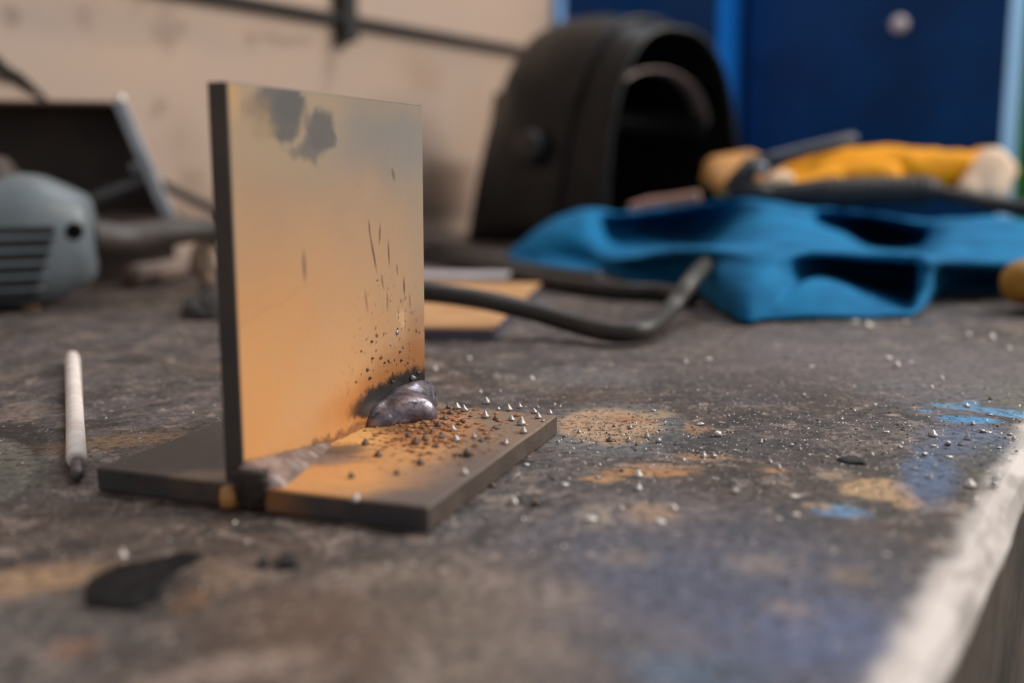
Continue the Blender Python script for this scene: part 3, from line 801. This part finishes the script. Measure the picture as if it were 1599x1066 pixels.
cb = tube('welding_cable', [tp(415, 418, .0060), tp(396, 436, .0060), dp(425, 462, .62), dp(520, 455, .55), dp(640, 455, .52), dp(740, 466, .515), dp(830, 486, .515), tp(900, 506, .0085), tp(960, 519, .0066), tp(1010, 512, .0075), dp(1045, 485, .545), dp(1072, 448, .56), dp(1088, 428, .58), dp(1098, 418, .61), dp(1104, 412, .655)], .0052, M_CABLE, None, 14)
tag(cb, 'thick black welding cable looping in front of the blue cloth', 'cable')
cb = tube('power_cable', [tp(520, 420, .005), tp(620, 404, .005), tp(700, 407, .005), tp(790, 424, .006), tp(870, 441, .0060), tp(960, 453, .0060), tp(1030, 456, .0060), tp(1078, 466, .0060)], .0058, M_CABLE2, None, 12)
tag(cb, 'thin dark cable lying flat under the blue cloth edge', 'cable')
cb = tube('supply_cable', [tp(560, 398, .005), tp(670, 386, .005), tp(760, 406, .0064), tp(830, 422, .0064), tp(900, 432, .0064), tp(935, 437, .0064)], .006, M_CABLE2, None, 12)
tag(cb, 'dark cable lying beside the foot of the black helmet', 'cable')

# ------------------------------------------------------------------ angle grinder on the left
M_GREY = plain('grey_grinder_casing', (106, 116, 122), .42, 0, .08, 40, .08)
M_BLACKP = plain('black_plastic', (40, 38, 38), .5, 0, .15)
rear = dp(150, 372, .67); GROT = .30
grinder = thing('angle_grinder', 'grey angle grinder lying on its side at the left edge', 'grinder', (rear.x, rear.y, 0), GROT)
ZC = .0445
def superring(x, r, n=3.0, ry=1.0, seg=36, zc=ZC):
    out = []
    for k in range(seg):
        a = 2*math.pi*k/seg; c, s = math.cos(a), math.sin(a)
        q = (abs(c)**n+abs(s)**n)**(-1/n)
        out.append(Vector((x, r*q*c*ry, zc+r*q*s)))
    return out
st = [(.0, .016), (-.0015, .025), (-.004, .0290), (-.010, .0325), (-.020, .0375), (-.029, .0415), (-.036, .0430), (-.045, .0437), (-.10, .0438), (-.150, .0438), (-.158, .040), (-.170, .034)]
bm = bmesh.new()
rings = []
for x, r in st: rings.append(superring(x, r, 2.7, .95))
loft_bm(bm, rings)
o = from_bm('motor_housing', bm, M_GREY, grinder, True)
for i in range(6):
    z = .0525-i*.0082
    yf = -.95*.0438*(1-min(1, abs(z-ZC)/.0438)**2.7)**(1/2.7)
    x1 = -.020-(.0030*i)
    sl = box('vent_slot_shade', (-.140, yf-.0006, z-.0024), (x1, yf+.006, z+.0024), M_BLACKP, grinder, .0012)  # solid dark box, its black stands in for shade inside the slot
    if i < 5:
        z2 = z-.0041
        yf2 = -.95*.0438*(1-min(1, abs(z2-ZC)/.0438)**2.7)**(1/2.7)
        box('vent_rib', (-.142, yf2-.0016, z2-.0014), (x1+.002, yf2+.004, z2+.0014), M_GREY, grinder, .0007)
Mh = Matrix.Translation((-.0095, -.0305, ZC+.0065)) @ Matrix.Rotation(.45, 4, 'Z') @ Matrix.Rotation(math.pi/2, 4, 'X')
from_bm('screw_recess_shade', lathe_bm(bmesh.new(), [(.0054, -.004), (.0054, .0012), (.0004, .0012)], 18, 'Z', Mh), plain('deep_black', (14, 14, 14), .9, 0, .1, 60, 0, .05), grinder, True)  # flat black disc standing in for the shaded screw hole
# gear head and wheel beyond the frame, side handle knob at its edge
bm = bmesh.new()
loft_bm(bm, [superring(x, r, 3.2, 1.0) for x, r in ((-.168, .033), (-.180, .038), (-.225, .038), (-.240, .030), (-.246, .018))])
from_bm('gear_head', bm, plain('cast_alloy', (120, 118, 114), .4, .5), grinder, True)
Mw = Matrix.Translation((-.212, -.036, ZC)) @ Matrix.Rotation(math.pi/2, 4, 'X')
from_bm('cutting_disc', lathe_bm(bmesh.new(), [(.004, 0), (.0430, .0005), (.0430, .0030), (.004, .0034)], 36, 'Z', Mw), plain('disc_grit', (52, 44, 40), .9), grinder)
cp = [rear+Vector((-.004, 0, 0)), dp(190, 374, .685), dp(245, 366, .715), dp(300, 360, .745), dp(360, 362, .775), dp(430, 372, .79)]
Gi = (Matrix.Translation((rear.x, rear.y, 0)) @ Matrix.Rotation(GROT, 4, 'Z')).inverted()
cord = tube('power_cord', [Gi @ p for p in cp], [.0130, .0118, .0104, .0092, .0080, .0072], plain('grinder_cord_rubber', (60, 52, 48), .5), grinder, 14)
kb = dp(-26, 290, .64)
knob_m = lathe_bm(bmesh.new(), [(.004, -.022), (.012, -.020), (.0165, -.012), (.0165, .012), (.012, .020), (.004, .022)], 18, 'Z', Gi @ Matrix.Translation(kb) @ Matrix.Rotation(1.2, 4, 'Y'))
tag(from_bm('side_handle', knob_m, plain('worn_brown_rubber', (66, 50, 44), .6), grinder, True), 'worn brown side handle')

# ------------------------------------------------------------------ steel box section behind the grinder on a timber block
c0 = dp(276, 344, .80)
blk = thing('timber_block', 'dark timber block propping up the open steel box', 'wood block', (dp(190, 344, .82).x, dp(190, 344, .82).y, 0), .32)
zb = c0.z-.001
box('block', (-.09, -.008, 0), (.040, .060, zb-.0005), plain('dark_timber', (62, 50, 44), .8, 0, .4, 30, .3), blk, .002)
boxr = thing('steel_box', 'open dark steel box with pale scraped rim behind the grinder', 'steel box', (c0.x, c0.y, zb), .32)
M_BOXIN = plain('brown_black_steel', (78, 62, 54), .6, 0, .3, 20)
M_RIM = plain('scraped_steel_rim', (150, 154, 160), .35, .5, .2, 60)
TL = -.032                               # the side leans in by this much at the top
HB = .094
def sheared(name, lo, hi, m, bev=0.0008):
    bm = box_bm(bmesh.new(), lo, hi)
    bmesh.ops.bevel(bm, geom=bm.edges[:], offset=bev, segments=1, affect='EDGES')
    for v in bm.verts: v.co.x += TL*v.co.z/HB
    return from_bm(name, bm, m, boxr)
sheared('right_side', (-.010, 0, 0), (0, .09, HB), M_RIM)
sheared('left_side', (-.24, 0, 0), (-.234, .09, HB), M_BOXIN)
sheared('back_panel', (-.2339, .084, .0041), (-.0101, .09, HB), M_BOXIN)
sheared('bottom_panel', (-.2339, 0, 0), (-.0101, .0839, .004), M_BOXIN)
sheared('top_panel', (-.2339, .0, HB-.0035), (-.0101, .0839, HB), M_BOXIN)
Bi = (Matrix.Translation((c0.x, c0.y, zb)) @ Matrix.Rotation(.32, 4, 'Z')).inverted()
br = tube('cross_pipe', [Bi @ dp(120, 322, .80), Bi @ dp(180, 298, .805), Bi @ dp(243, 276, .81)], .0062, plain('grey_pipe_steel', (104, 102, 104), .4, .3), boxr, 12, 4)
bk = Bi @ dp(212, 262, .812)
from_bm('bolt_head', lathe_bm(bmesh.new(), [(.003, -.002), (.0055, -.001), (.0055, .004), (.003, .0055)], 6, 'Z', Matrix.Translation(bk) @ Matrix.Rotation(math.pi/2, 4, 'X')), M_RIM, boxr)
cn = Bi @ dp(215, 160, .80)
from_bm('corner_glint', lathe_bm(bmesh.new(), [(.002, -.003), (.0042, -.002), (.0046, .002), (.003, .005), (.0008, .006)], 12, 'Z', Matrix.Translation((TL-.004, .006, HB))), plain('pale_glint', (226, 216, 206), .3, .3), boxr, True)  # pale stud standing in for a blurred highlight at the box corner
hang = tube('hanging_cable', [bench(.30, WALL_N+.010, .36), dp(-30, 72, .82), dp(30, 122, .855), dp(90, 176, .895), dp(190, 252, .945), dp(285, 304, .985), dp(340, 332, 1.0), tp(430, 402, .012), tp(520, 399, .012), tp(600, 396, .007)], .0045, M_SOOT, None, 10)
tag(hang, 'black cable slanting down the beige wall behind the steel box', 'cable')
stick = tube('pipe_offcut', [tp(205, 432, .0095), tp(250, 424, .0095), tp(305, 412, .0095)], .0090, plain('dusty_brown_pipe', (124, 106, 96), .6), None, 14, 3)
tag(stick, 'short dusty brown pipe offcut under the grinder cord', 'pipe')
bm = bmesh.new()
bmesh.ops.create_icosphere(bm, subdivisions=3, radius=1)
cr = tp(326, 446)
for v in bm.verts:
    k = 1+.35*noise.noise(v.co*2.2)+.12*noise.noise(v.co*6)
    v.co = Vector((v.co.x*.013*k, v.co.y*.012*k, .019+v.co.z*.0185*k))
zmin = min(v.co.z for v in bm.verts)
for v in bm.verts: v.co.z -= zmin
rag = from_bm('crumpled_paper', bm, plain('beige_paper', (176, 152, 132), .8), None, True)
rag.location = (cr.x, cr.y, 0)
tag(rag, 'crumpled beige paper beside the left edge of the upright plate', 'paper')

# ------------------------------------------------------------------ welding helmet
hc = Vector((.127, 1.20, 0))
helmet = thing('welding_helmet', 'glossy black welding helmet standing against the beige wall, open side showing', 'helmet', (hc.x, hc.y, 0), 0)
HROT = math.radians(-50)                      # opening looks this way (local +x)
helmet.rotation_euler = (0, 0, HROT); helmet.scale = (1.06, 1, .93)
def helmet_material():
    t = NT('scuffed_black_helmet')
    col = t.mix(t.ramp(t.noise(18, 6), .4, .7), lin(18, 19, 21), lin(32, 32, 34))
    t.bump(t.noise(200, 4), .15, .0008)
    return t.out(col, t.ramp(t.noise(12, 5), .35, .65, .28, .5), 0, .28)
M_HEL = helmet_material()
def arch(x, w, h, z0, slope, n=28, e=2.6):
    """upside-down U across the helmet: from one lower edge over the crown to the other"""
    out = []
    for k in range(n+1):
        a = math.pi*k/n; c, s = math.cos(a), math.sin(a)
        q = (abs(c)**e+abs(s)**e)**(-1/e)
        y = w*q*c; z = z0+(h-z0)*q*s
        out.append(Vector((x+slope*(z-h*.5), y, z)))
    return out
secs = [(.085, .112, .256), (.082, .1125, .257), (.05, .115, .266), (.01, .116, .277), (-.04, .115, .285), (-.085, .110, .286), (-.122, .100, .279), (-.146, .082, .262), (-.156, .056, .215), (-.158, .02, .15)]
bm = bmesh.new()
loft_bm(bm, [arch(x, w, h, .002, (.24 if x < -.03 else .24*max(0, (.085-x)/.115)) if x < .085 else 0) for x, w, h in secs], closed=False)
sh = from_bm('shell', bm, M_HEL, helmet, True)
md = sh.modifiers.new('thickness', 'SOLIDIFY'); md.thickness = .004; md.offset = -1
rim_pts = arch(.085, .112, .256, .004, 0, 40)
from_bm('rim', tube_bm(bmesh.new(), rim_pts, .0042, 8), M_HEL, helmet, True)
# raised brow band and lens frame on the face
bandp = arch(.03, .1170, .2730, .004, .24*.48, 40)
from_bm('brow_band', tube_bm(bmesh.new(), bandp, .0035, 8), M_HEL, helmet, True)
box('lens_frame', (-.005, -.058, -.05), (.008, .058, .05), M_BLACKP, helmet, .003, 2, Matrix.Translation((-.150-.006, 0, .15)) @ Matrix.Rotation(.235, 4, 'Y'))
box('lens', (-.0062, -.046, -.036), (-.0051, .046, .036), plain('dark_green_glass', (20, 30, 26), .08), helmet, 0, 1, Matrix.Translation((-.150-.006, 0, .15)) @ Matrix.Rotation(.235, 4, 'Y'))
# head harness inside
M_HARN = plain('grey_harness_plastic', (128, 112, 108), .4, 0, .2)
bm = bmesh.new(); rings = []
for k in range(33):
    a = math.radians(-112)+math.radians(224)*k/32
    x = .030-.085*math.cos(a); y = .088*math.sin(a); zz = .150+.012*math.cos(a)
    rings.append([Vector((x, y, zz-.014)), Vector((x, y, zz+.014)), Vector((x*.98, y*.97, zz+.014)), Vector((x*.98, y*.97, zz-.014))])
loft_bm(bm, rings)
from_bm('headband', bm, M_BLACKP, helmet, True)
bm = bmesh.new(); rings = []
for k in range(25):
    a = math.pi*k/24
    y = .088*math.cos(a); z = .150+.064*math.sin(a); x = .052
    rings.append([Vector((x-.011, y, z)), Vector((x+.011, y, z)), Vector((x+.011, y*.97, z-.003)), Vector((x-.011, y*.97, z-.003))])
loft_bm(bm, rings)
tag(from_bm('crown_strap', bm, M_HARN, helmet, True), 'pale grey crown strap inside the helmet')
for s in (-1, 1):
    Mk = Matrix.Translation((-.02, s*.1145, .120)) @ Matrix.Rotation(-s*math.pi/2, 4, 'X')
    from_bm('pivot_knob', lathe_bm(bmesh.new(), [(.020, -.003), (.022, .002), (.020, .010), (.012, .012), (.002, .012)], 20, 'Z', Mk), M_BLACKP, helmet, True)

# ------------------------------------------------------------------ blue cloth
def net(cols, n):
    V = [[(lambda q: Vector((q.x, q.y, max(q.z, .0025))))(dp(*p)) for p in c] for c in cols]
    V = [catmull(c, n) for c in V]                       # down the folds
    V = [list(r) for r in zip(*[catmull(list(r), n) for r in zip(*V)])]   # across them
    for c in V:
        for p in c: p.z = max(p.z, .0022)
    return loft_bm(bmesh.new(), V, closed=False)
CL = [  # each column of the heap from the hidden back edge to the hem: (picture x, y, depth)
    [(830, 385, .98), (808, 390, .95), (795, 396, .93), (792, 399, .92), (794, 402, .915), (796, 405, .91), (797, 408, .90), (798, 410, .895), (799, 412, .89), (800, 415, .88)],
    [(880, 360, 1.02), (868, 346, .98), (858, 346, .93), (850, 362, .90), (848, 382, .885), (852, 398, .875), (855, 405, .87), (858, 410, .865), (860, 414, .86), (862, 418, .855)],
    [(935, 350, 1.03), (930, 332, .98), (922, 328, .92), (918, 350, .88), (920, 380, .86), (928, 404, .85), (932, 410, .845), (935, 415, .84), (936, 420, .835), (937, 424, .83)],
    [(985, 345, 1.04), (975, 336, .98), (962, 334, .92), (958, 350, .95), (960, 385, .90), (968, 404, .78), (975, 412, .80), (980, 425, .79), (985, 432, .775), (990, 438, .765)],
    [(1050, 340, 1.05), (1050, 330, .98), (1045, 326, .90), (1040, 345, .98), (1045, 382, .90), (1050, 392, .70), (1056, 402, .74), (1060, 425, .745), (1064, 438, .735), (1068, 446, .73)],
    [(1120, 335, 1.05), (1120, 326, .94), (1118, 314, .84), (1105, 340, .95), (1100, 382, .86), (1105, 389, .655), (1100, 402, .665), (1095, 420, .67), (1090, 440, .68), (1088, 458, .69)],
    [(1190, 338, 1.05), (1185, 332, .92), (1175, 312, .82), (1165, 340, .80), (1160, 378, .72), (1165, 392, .61), (1160, 412, .59), (1150, 440, .572), (1150, 470, .56), (1152, 500, .555)],
    [(1260, 338, 1.05), (1255, 335, .92), (1245, 322, .81), (1235, 350, .76), (1225, 380, .68), (1225, 396, .60), (1222, 418, .585), (1215, 448, .57), (1205, 478, .56), (1195, 502, .556)],
    [(1330, 340, 1.05), (1325, 344, .92), (1310, 328, .81), (1305, 346, .86), (1296, 374, .74), (1275, 394, .60), (1285, 406, .68), (1290, 430, .67), (1268, 438, .59), (1250, 499, .56)],
    [(1400, 342, 1.05), (1390, 346, .92), (1375, 336, .81), (1372, 358, .95), (1372, 388, .84), (1350, 398, .605), (1360, 412, .72), (1360, 442, .71), (1348, 458, .60), (1330, 497, .565)],
    [(1450, 344, 1.05), (1445, 346, .92), (1440, 348, .79), (1432, 372, .88), (1428, 394, .75), (1420, 402, .60), (1420, 415, .69), (1415, 446, .69), (1415, 478, .60), (1400, 495, .567)],
    [(1490, 344, 1.05), (1485, 342, .92), (1478, 344, .77), (1468, 372, .71), (1458, 394, .65), (1448, 405, .60), (1446, 425, .595), (1444, 450, .59), (1440, 474, .583), (1432, 493, .575)],
    [(1545, 346, 1.05), (1540, 344, .9), (1535, 342, .76), (1525, 366, .70), (1512, 395, .65), (1498, 414, .63), (1488, 424, .72), (1482, 450, .71), (1480, 462, .70), (1478, 474, .68)],
    [(1640, 350, 1.05), (1630, 348, .88), (1622, 348, .75), (1612, 372, .69), (1600, 400, .65), (1588, 418, .635), (1580, 428, .73), (1575, 450, .71), (1572, 460, .70), (1570, 474, .68)],
    [(1690, 352, 1.05), (1685, 350, .88), (1680, 350, .75), (1675, 375, .69), (1668, 402, .66), (1662, 418, .65), (1658, 432, .71), (1655, 450, .70), (1652, 460, .69), (1650, 474, .68)]]
t = NT('blue_work_cloth')
cc = t.mix(t.ramp(t.noise(30, 5), .35, .65), lin(12, 98, 146), lin(18, 118, 168))
t.bump(t.noise(900, 3), .25, .0006)
M_CLOTH = t.out(cc, .85, 0, .2)
cloth = from_bm('work_jacket', net(CL, 6), M_CLOTH, None, True, False)
tx = bpy.data.textures.new('creases', 'CLOUDS'); tx.noise_scale = .035; tx.noise_depth = 2
dm = cloth.modifiers.new('creases', 'DISPLACE'); dm.texture = tx; dm.strength = .006; dm.mid_level = .5; dm.texture_coords = 'LOCAL'
sd = cloth.modifiers.new('thickness', 'SOLIDIFY'); sd.thickness = .0014; sd.offset = 0
tag(cloth, 'crumpled bright blue work cloth heaped on the bench', 'cloth')

# ------------------------------------------------------------------ gloves
def capsule(bm, a, b, ra, rb, seg=12):
    d = (b-a).normalized(); pts = []; rr = []
    for k in range(4):
        t = k/4*math.pi/2
        pts.append(a-d*ra*math.cos(t)); rr.append(max(ra*math.sin(t), ra*.06))
    for k in range(5): pts.append(a+(b-a)*(k/4)); rr.append(ra+(rb-ra)*k/4)
    for k in range(1, 5):
        t = k/4*math.pi/2
        pts.append(b+d*rb*math.sin(t)); rr.append(max(rb*math.cos(t), rb*.06))
    tube_bm(bm, pts, rr, seg)
def fused(name, caps, m, parent, voxel=.004, seed=0, lumpy=.004):
    bm = bmesh.new()
    for c in caps: capsule(bm, *c)
    o = from_bm(name, bm, m, parent, True)
    r = o.modifiers.new('fuse', 'REMESH'); r.mode = 'VOXEL'; r.voxel_size = voxel; r.use_smooth_shade = True
    s = o.modifiers.new('soft', 'SMOOTH'); s.factor = .6; s.iterations = 6
    tx = bpy.data.textures.new(name+'_wrinkle', 'CLOUDS'); tx.noise_scale = .03
    d = o.modifiers.new('wrinkle', 'DISPLACE'); d.texture = tx; d.strength = lumpy; d.texture_coords = 'LOCAL'
    return o
M_YEL = plain('yellow_leather', (228, 152, 4), .7, 0, .12, 30, .2, .2)
M_CRM = plain('cream_cuff_cotton', (236, 206, 178), .8, 0, .1, 40, .2, .2)
M_BRN = plain('tan_leather', (184, 128, 58), .65, 0, .3, 30, .2)
GD = .96
gl = thing('work_glove', 'yellow leather work glove with cream cuff on the blue cloth', 'glove', (0, 0, 0))
palm = [(dp(1500, 268, GD), dp(1400, 272, GD), .020, .026), (dp(1400, 266, GD), dp(1300, 268, GD), .024, .024), (dp(1380, 280, GD-.03), dp(1290, 286, GD-.03), .018, .018), (dp(1538, 250, GD+.01), dp(1470, 282, GD+.01), .013, .017)]
fing = [(dp(1300, 262, GD+.01), dp(1215, 280, GD+.01), .014, .011), (dp(1300, 276, GD-.02), dp(1225, 292, GD-.03), .014, .011), (dp(1300, 285, GD-.04), dp(1230, 298, GD-.05), .013, .011), (dp(1310, 255, GD+.03), dp(1240, 262, GD+.04), .013, .011), (dp(1400, 262, GD+.02), dp(1350, 248, GD+.03), .014, .011)]
fused('glove_hand', palm+fing, M_YEL, gl, .0035, 1, .006)
tag(fused('cuff', [(dp(1512, 298, GD-.025), dp(1548, 254, GD-.012), .012, .016), (dp(1540, 298, GD-.02), dp(1566, 266, GD-.01), .013, .014), (dp(1525, 302, GD-.01), dp(1560, 296, GD), .012, .012)], M_CRM, gl, .003, 5, .004), 'cream cotton cuff')
tag(fused('finger_tip', [(dp(1222, 284, GD-.055), dp(1206, 287, GD-.06), .011, .009)], M_CRM, gl, .002, 2, .001), 'cream worn finger tip')
gl2 = thing('work_glove', 'tan leather work glove fingers poking out behind the electrode holder', 'glove', (0, 0, 0))
fused('glove_hand', [(dp(1166, 262, 1.0), dp(1118, 264, .99), .019, .014), (dp(1164, 272, .98), dp(1112, 278, .97), .016, .012), (dp(1172, 280, .96), dp(1130, 292, .955), .014, .012)], M_BRN, gl2, .0035, 3, .005)
gl3 = thing('work_glove', 'brownish yellow glove tip at the far right edge under blue cloth', 'glove', (0, 0, 0))
gz = [tp(1592, 470, .010), tp(1690, 452, .012), tp(1690, 470, .012)]
def lift(p, z): return Vector((p.x, p.y, z))
fused('glove_hand', [(lift(dp(1600, 440, .585), .018), lift(dp(1675, 446, .605), .019), .0145, .016), (lift(dp(1640, 452, .57), .014), lift(dp(1680, 454, .59), .0145), .012, .0135)], plain('brown_yellow_leather', (168, 118, 36), .65, 0, .3, 30), gl3, .003, 4, .003)

# ------------------------------------------------------------------ electrode holder lying on the gloves
HD = .872
M_HOLD = plain('dark_grey_holder', (48, 47, 51), .5, 0, .15, 60, .1, .3)
eh = thing('electrode_holder', 'dark grey electrode holder with ribbed grip on the blue cloth', 'electrode holder', (0, 0, 0))
h0, h1 = dp(1205, 304, HD), dp(1462, 298, HD-.01)
hp = []; hr = []
for i in range(61):
    k = i/60; hp.append(h0+(h1-h0)*k)
    rib = .0012*math.sin(i*math.pi*.5*2*.5) if .28 < k < .9 else 0
    hr.append((.0090+.0042*min(1, k*3)+(.0012 if (i % 3 == 0 and .25 < k < .92) else 0))*(1 if k < .96 else .85))
from_bm('ribbed_grip', tube_bm(bmesh.new(), hp, hr, 18), M_HOLD, eh, True)
from_bm('upper_lever', tube_bm(bmesh.new(), [dp(1172, 258, HD+.004), dp(1215, 246, HD+.004), dp(1270, 232, HD+.004), dp(1332, 217, HD+.004), dp(1338, 217, HD+.004)], [.0058, .0062, .0060, .0062, .0035], 12), plain('slate_lever', (66, 65, 76), .45), eh, True)
from_bm('jaw', tube_bm(bmesh.new(), [dp(1142, 296, HD+.002), dp(1158, 278, HD+.003), dp(1176, 256, HD+.004), dp(1182, 250, HD+.004)], [.0085, .0095, .0085, .004], 12), M_HOLD, eh, True)
from_bm('lower_jaw', tube_bm(bmesh.new(), [dp(1140, 298, HD), dp(1175, 298, HD), dp(1215, 303, HD)], [.0085, .0090, .0080], 12), M_HOLD, eh, True)
from_bm('hinge_pin', lathe_bm(bmesh.new(), [(.002, -.012), (.005, -.011), (.005, .011), (.002, .012)], 12, 'Z', Matrix.Translation(dp(1184, 262, HD)) @ Matrix.Rotation(math.pi/2, 4, 'X')), M_RIM, eh, True)
tube('holder_cable', [h1-(h1-h0)*.03, dp(1500, 308, HD-.03), dp(1560, 320, HD-.06), dp(1620, 327, HD-.075), dp(1660, 330, HD-.04), dp(1690, 332, HD+.06), dp(1700, 334, HD+.21), tp(1700, 374, .012), tp(1680, 368, .0068), tp(1640, 364, .0068)], .0066, M_CABLE2, eh, 12)
sc = tube('leather_strip', [dp(984, 328, .955), dp(1015, 320, .95), dp(1050, 315, .945), dp(1092, 307, .935)], [.0062, .0074, .0068, .0060], plain('pinkish_brown_leather', (160, 118, 102), .7), None, 10, 5)
tag(sc, 'pinkish brown strip lying between the helmet and blue cloth', 'strip')
